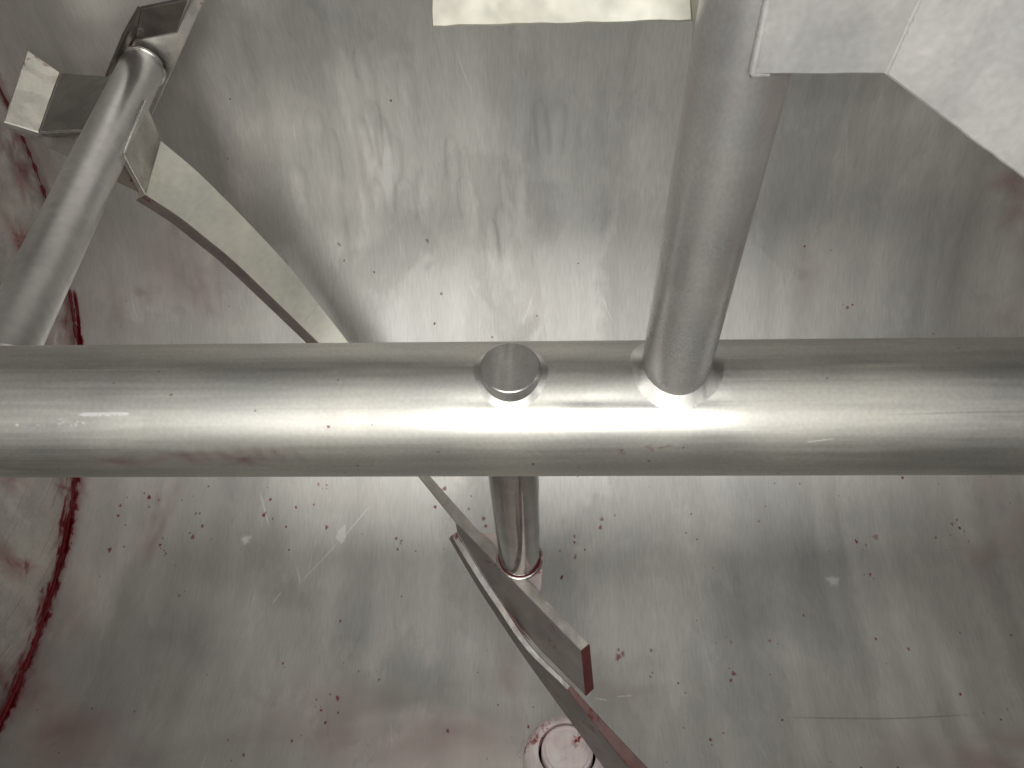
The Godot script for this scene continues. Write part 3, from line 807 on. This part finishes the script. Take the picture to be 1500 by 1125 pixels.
func build_near_paddle(t: Node3D) -> void:
	var web := plate([Vector3(0.1786, 0.4473, 0.0431), Vector3(0.2730, 0.4432, 0.0397), Vector3(0.2780, 0.4935, 0.0368), Vector3(0.2813, 0.5525, 0.0391), Vector3(0.1749, 0.5579, 0.0464), Vector3(0.1788, 0.4976, 0.0404)], 0.006, "paddle_web", M.near_plate, t, 0.0012, 0.0003)
	bead(line(Vector3(0.1812, 0.4458, 0.0407), Vector3(0.1809, 0.4964, 0.0378), 40), 0.0030, 0.0032, "weld_bead", M.near_plate, web, 0.12, 14)
	bead(line(Vector3(0.1795, 0.4466, 0.0415), Vector3(0.1942, 0.4441, 0.0382), 16), 0.0026, 0.0016, "weld_bead", M.near_plate, web, 0.2, 12)
	var wing := plate([Vector3(0.2730, 0.4432, 0.0397), Vector3(0.2780, 0.4935, 0.0368), Vector3(0.2813, 0.5525, 0.0391), Vector3(0.4160, 0.5415, 0.0180), Vector3(0.5741, 0.2498, 0.0686), Vector3(0.4006, 0.3629, 0.0524)], 0.006, "paddle_wing", M.near_plate, t, 0.0012, 0.0004)
	wing.set_meta("label", "big pale near wing filling the top right corner")
	bead(line(Vector3(0.2735, 0.4428, 0.0382), Vector3(0.2786, 0.4929, 0.0355), 40), 0.0020, 0.0022, "fold_bead", M.near_plate, wing, 0.2, 12)
	plate([Vector3(0.1555, 0.3505, -0.0316), Vector3(0.1567, 0.4269, -0.0645), Vector3(0.1498, 0.4653, -0.0937), Vector3(0.1355, 0.5192, -0.1293), Vector3(0.1638, 0.5443, -0.0493), Vector3(0.1635, 0.4596, -0.0384), Vector3(0.1600, 0.4164, -0.0398)], 0.006, "paddle_web", M.cream, t, 0.001)
	var top := plate([Vector3(0.1565, 0.4297, -0.0665), Vector3(-0.0574, 0.4114, -0.1023), Vector3(-0.0508, 0.5012, -0.1283), Vector3(0.1482, 0.5009, -0.1148)], 0.007, "paddle_wing", M.cream, t, 0.0015, 0.0005)
	top.set_meta("label", "cream paddle plate cut off by the top edge")

func build_lower_paddle(t: Node3D) -> void:
	var gus := plate([Vector3(-0.0885, -0.5320, -0.1091), Vector3(-0.0335, -0.5320, -0.1091), Vector3(0.0396, -0.5320, -0.0740), Vector3(0.0328, -0.5320, 0.0153), Vector3(-0.0354, -0.5320, -0.0321)], 0.010, "paddle_gusset", M.gusset, t, 0.002, 0.0003)
	var ring: Array = []
	var dn := Vector3(0, -sin(deg_to_rad(84.0)), -cos(deg_to_rad(84.0)))
	for k in 49:
		var a := TAU * k / 48.0
		ring.append(dn * 0.526 - Vector3(0.004, 0, 0) + (Vector3.RIGHT * cos(a) + dn.cross(Vector3.RIGHT) * sin(a)) * 0.0372)
	bead(ring, 0.0048, 0.0048, "weld_bead", M.weld, gus, 0.12, 10)
	var rim: Array = []
	for p in ring:
		rim.append(p + dn * -0.0055 + (p - dn * p.dot(dn)) * -0.03)
	bead(rim, 0.0016, 0.0016, "dried_residue", M.red, gus, 0.5, 8)
	# narrow bar leading to the thick blade
	bar([[Vector3(-0.2248, -0.5235, -0.2537), Vector3(-0.2051, -0.5235, -0.2567), Vector3(-0.2110, -0.5410, -0.2662), Vector3(-0.2284, -0.5410, -0.2647)], [Vector3(-0.1184, -0.5235, -0.1199), Vector3(-0.0937, -0.5235, -0.1254), Vector3(-0.0954, -0.5410, -0.1347), Vector3(-0.1205, -0.5410, -0.1290)]], "paddle_bar", M.plate, t, 0.0014, 2)
	# thick blade: top edge, dark side, red end
	var top := [[Vector3(-0.1227, -0.5250, -0.1262), Vector3(-0.0965, -0.5250, -0.1290)], [Vector3(-0.0084, -0.5250, -0.0051), Vector3(0.0129, -0.5250, -0.0102)], [Vector3(0.0982, -0.5250, 0.1077), Vector3(0.1120, -0.5250, 0.0964)]]
	var low := [[Vector3(-0.1202, -0.5470, -0.1154), Vector3(-0.0950, -0.5455, -0.1188)], [Vector3(-0.0137, -0.6017, 0.0298), Vector3(0.0083, -0.5987, 0.0247)], [Vector3(0.1077, -0.6302, 0.1487), Vector3(0.1221, -0.6279, 0.1368)]]
	var sec: Array = []
	for i in 3:
		sec.append([top[i][0], top[i][1], low[i][1], low[i][0]])
	var blade := bar(sec, "paddle_blade", M.blade, t, 0.0016, 3)
	blade.set_meta("label", "thick dark blade standing on edge under the lower arm")
	var out: Vector3 = (top[2][0] - top[1][0]).normalized()
	plate([top[2][0] + out * 0.0016, top[2][1] + out * 0.0016, low[2][1] + out * 0.0016, low[2][0] + out * 0.0016], 0.0015, "red_end_face", M.dark_red, blade, 0.0003)
	plate([Vector3(-0.1187, -0.5244, -0.1238), Vector3(-0.0963, -0.5244, -0.1273), Vector3(0.0141, -0.5244, -0.0093), Vector3(0.1109, -0.5244, 0.0966), Vector3(0.0987, -0.5244, 0.1068), Vector3(-0.0072, -0.5244, -0.0049)], 0.001, "blade_edge", M.plate, blade, 0.0003)
	# long scraper bar under it
	var s2: Array = []
	for q in [[Vector3(-0.1242, -0.5680, -0.1289), Vector3(-0.1358, -0.5724, -0.1226), Vector3(-0.1407, -0.5945, -0.1266)], [Vector3(-0.0782, -0.5958, -0.0635), Vector3(-0.0896, -0.6001, -0.0573), Vector3(-0.0982, -0.6258, -0.0646)], [Vector3(-0.0398, -0.6177, -0.0133), Vector3(-0.0511, -0.6219, -0.0072), Vector3(-0.0603, -0.6489, -0.0127)], [Vector3(0.0163, -0.6454, 0.0596), Vector3(0.0064, -0.6496, 0.0656), Vector3(-0.0031, -0.6883, 0.0588)], [Vector3(0.0860, -0.6606, 0.1240), Vector3(0.0775, -0.6648, 0.1298), Vector3(0.0554, -0.7258, 0.1279)], [Vector3(0.1511, -0.6866, 0.1861), Vector3(0.1368, -0.6935, 0.1956), Vector3(0.1157, -0.7738, 0.1940)], [Vector3(0.2205, -0.7088, 0.2511), Vector3(0.1949, -0.7152, 0.2607), Vector3(0.1672, -0.8055, 0.2561)]]:
		s2.append([q[0], q[1], q[2], q[2] + q[0] - q[1]])
	var scraper := bar(s2, "scraper_bar", M.mid, t, 0.0016, 5)
	scraper.set_meta("label", "long narrow scraper bar slanting down to the outlet")
	bead([Vector3(-0.0340, -0.5797, 0.0060), Vector3(-0.0255, -0.5870, 0.0181), Vector3(-0.0159, -0.5935, 0.0292), Vector3(-0.0074, -0.5993, 0.0394), Vector3(0.0022, -0.6058, 0.0504), Vector3(0.0131, -0.6116, 0.0605)], 0.0035, 0.002, "dried_residue", M.rust, scraper, 0.8, 8)
	var crust: Array = []
	for q in [[Vector3(0.0860, -0.6596, 0.1243), Vector3(0.0787, -0.6631, 0.1291)], [Vector3(0.1510, -0.6856, 0.1863), Vector3(0.1379, -0.6921, 0.1954)], [Vector3(0.2204, -0.7077, 0.2514), Vector3(0.1959, -0.7138, 0.2605)]]:
		var lift: Vector3 = (eye - q[0]).normalized() * 0.0022
		crust.append([q[0] + lift, q[1] + lift, q[1], q[0]])
	bar(crust, "red_crust", M.rust, scraper, 0.0008, 6)

func build_outlet() -> void:
	var at := Vector3(0.0812, -0.8973, 0.2032)
	var axis := Vector3(0, -at.y, -at.z).normalized()
	var t := thing("outlet_valve", "round pinkish white outlet boss with dark gap ring at the trough bottom", "outlet valve")
	t.position = at
	lathe([Vector2(0.0840, -0.006), Vector2(0.0840, 0.022), Vector2(0.0825, 0.034), Vector2(0.0785, 0.045), Vector2(0.0720, 0.053), Vector2(0.0640, 0.0585), Vector2(0.0580, 0.0600), Vector2(0.0550, 0.0590), Vector2(0.0545, 0.055), Vector2(0.0545, 0.0)], Vector3.ZERO, axis, "collar", M.powder, t)
	lathe([Vector2(0.0547, 0.036), Vector2(0.051, 0.032), Vector2(0.046, 0.026)], Vector3.ZERO, axis, "gasket", M.rubber, t)
	lathe([Vector2(0.0490, 0.0), Vector2(0.0490, 0.060), Vector2(0.0475, 0.0640), Vector2(0.0445, 0.0655), Vector2(0.0420, 0.0640), Vector2(0.0405, 0.0615), Vector2(0.0, 0.0625)], Vector3.ZERO, axis, "valve_disc", M.powder, t)
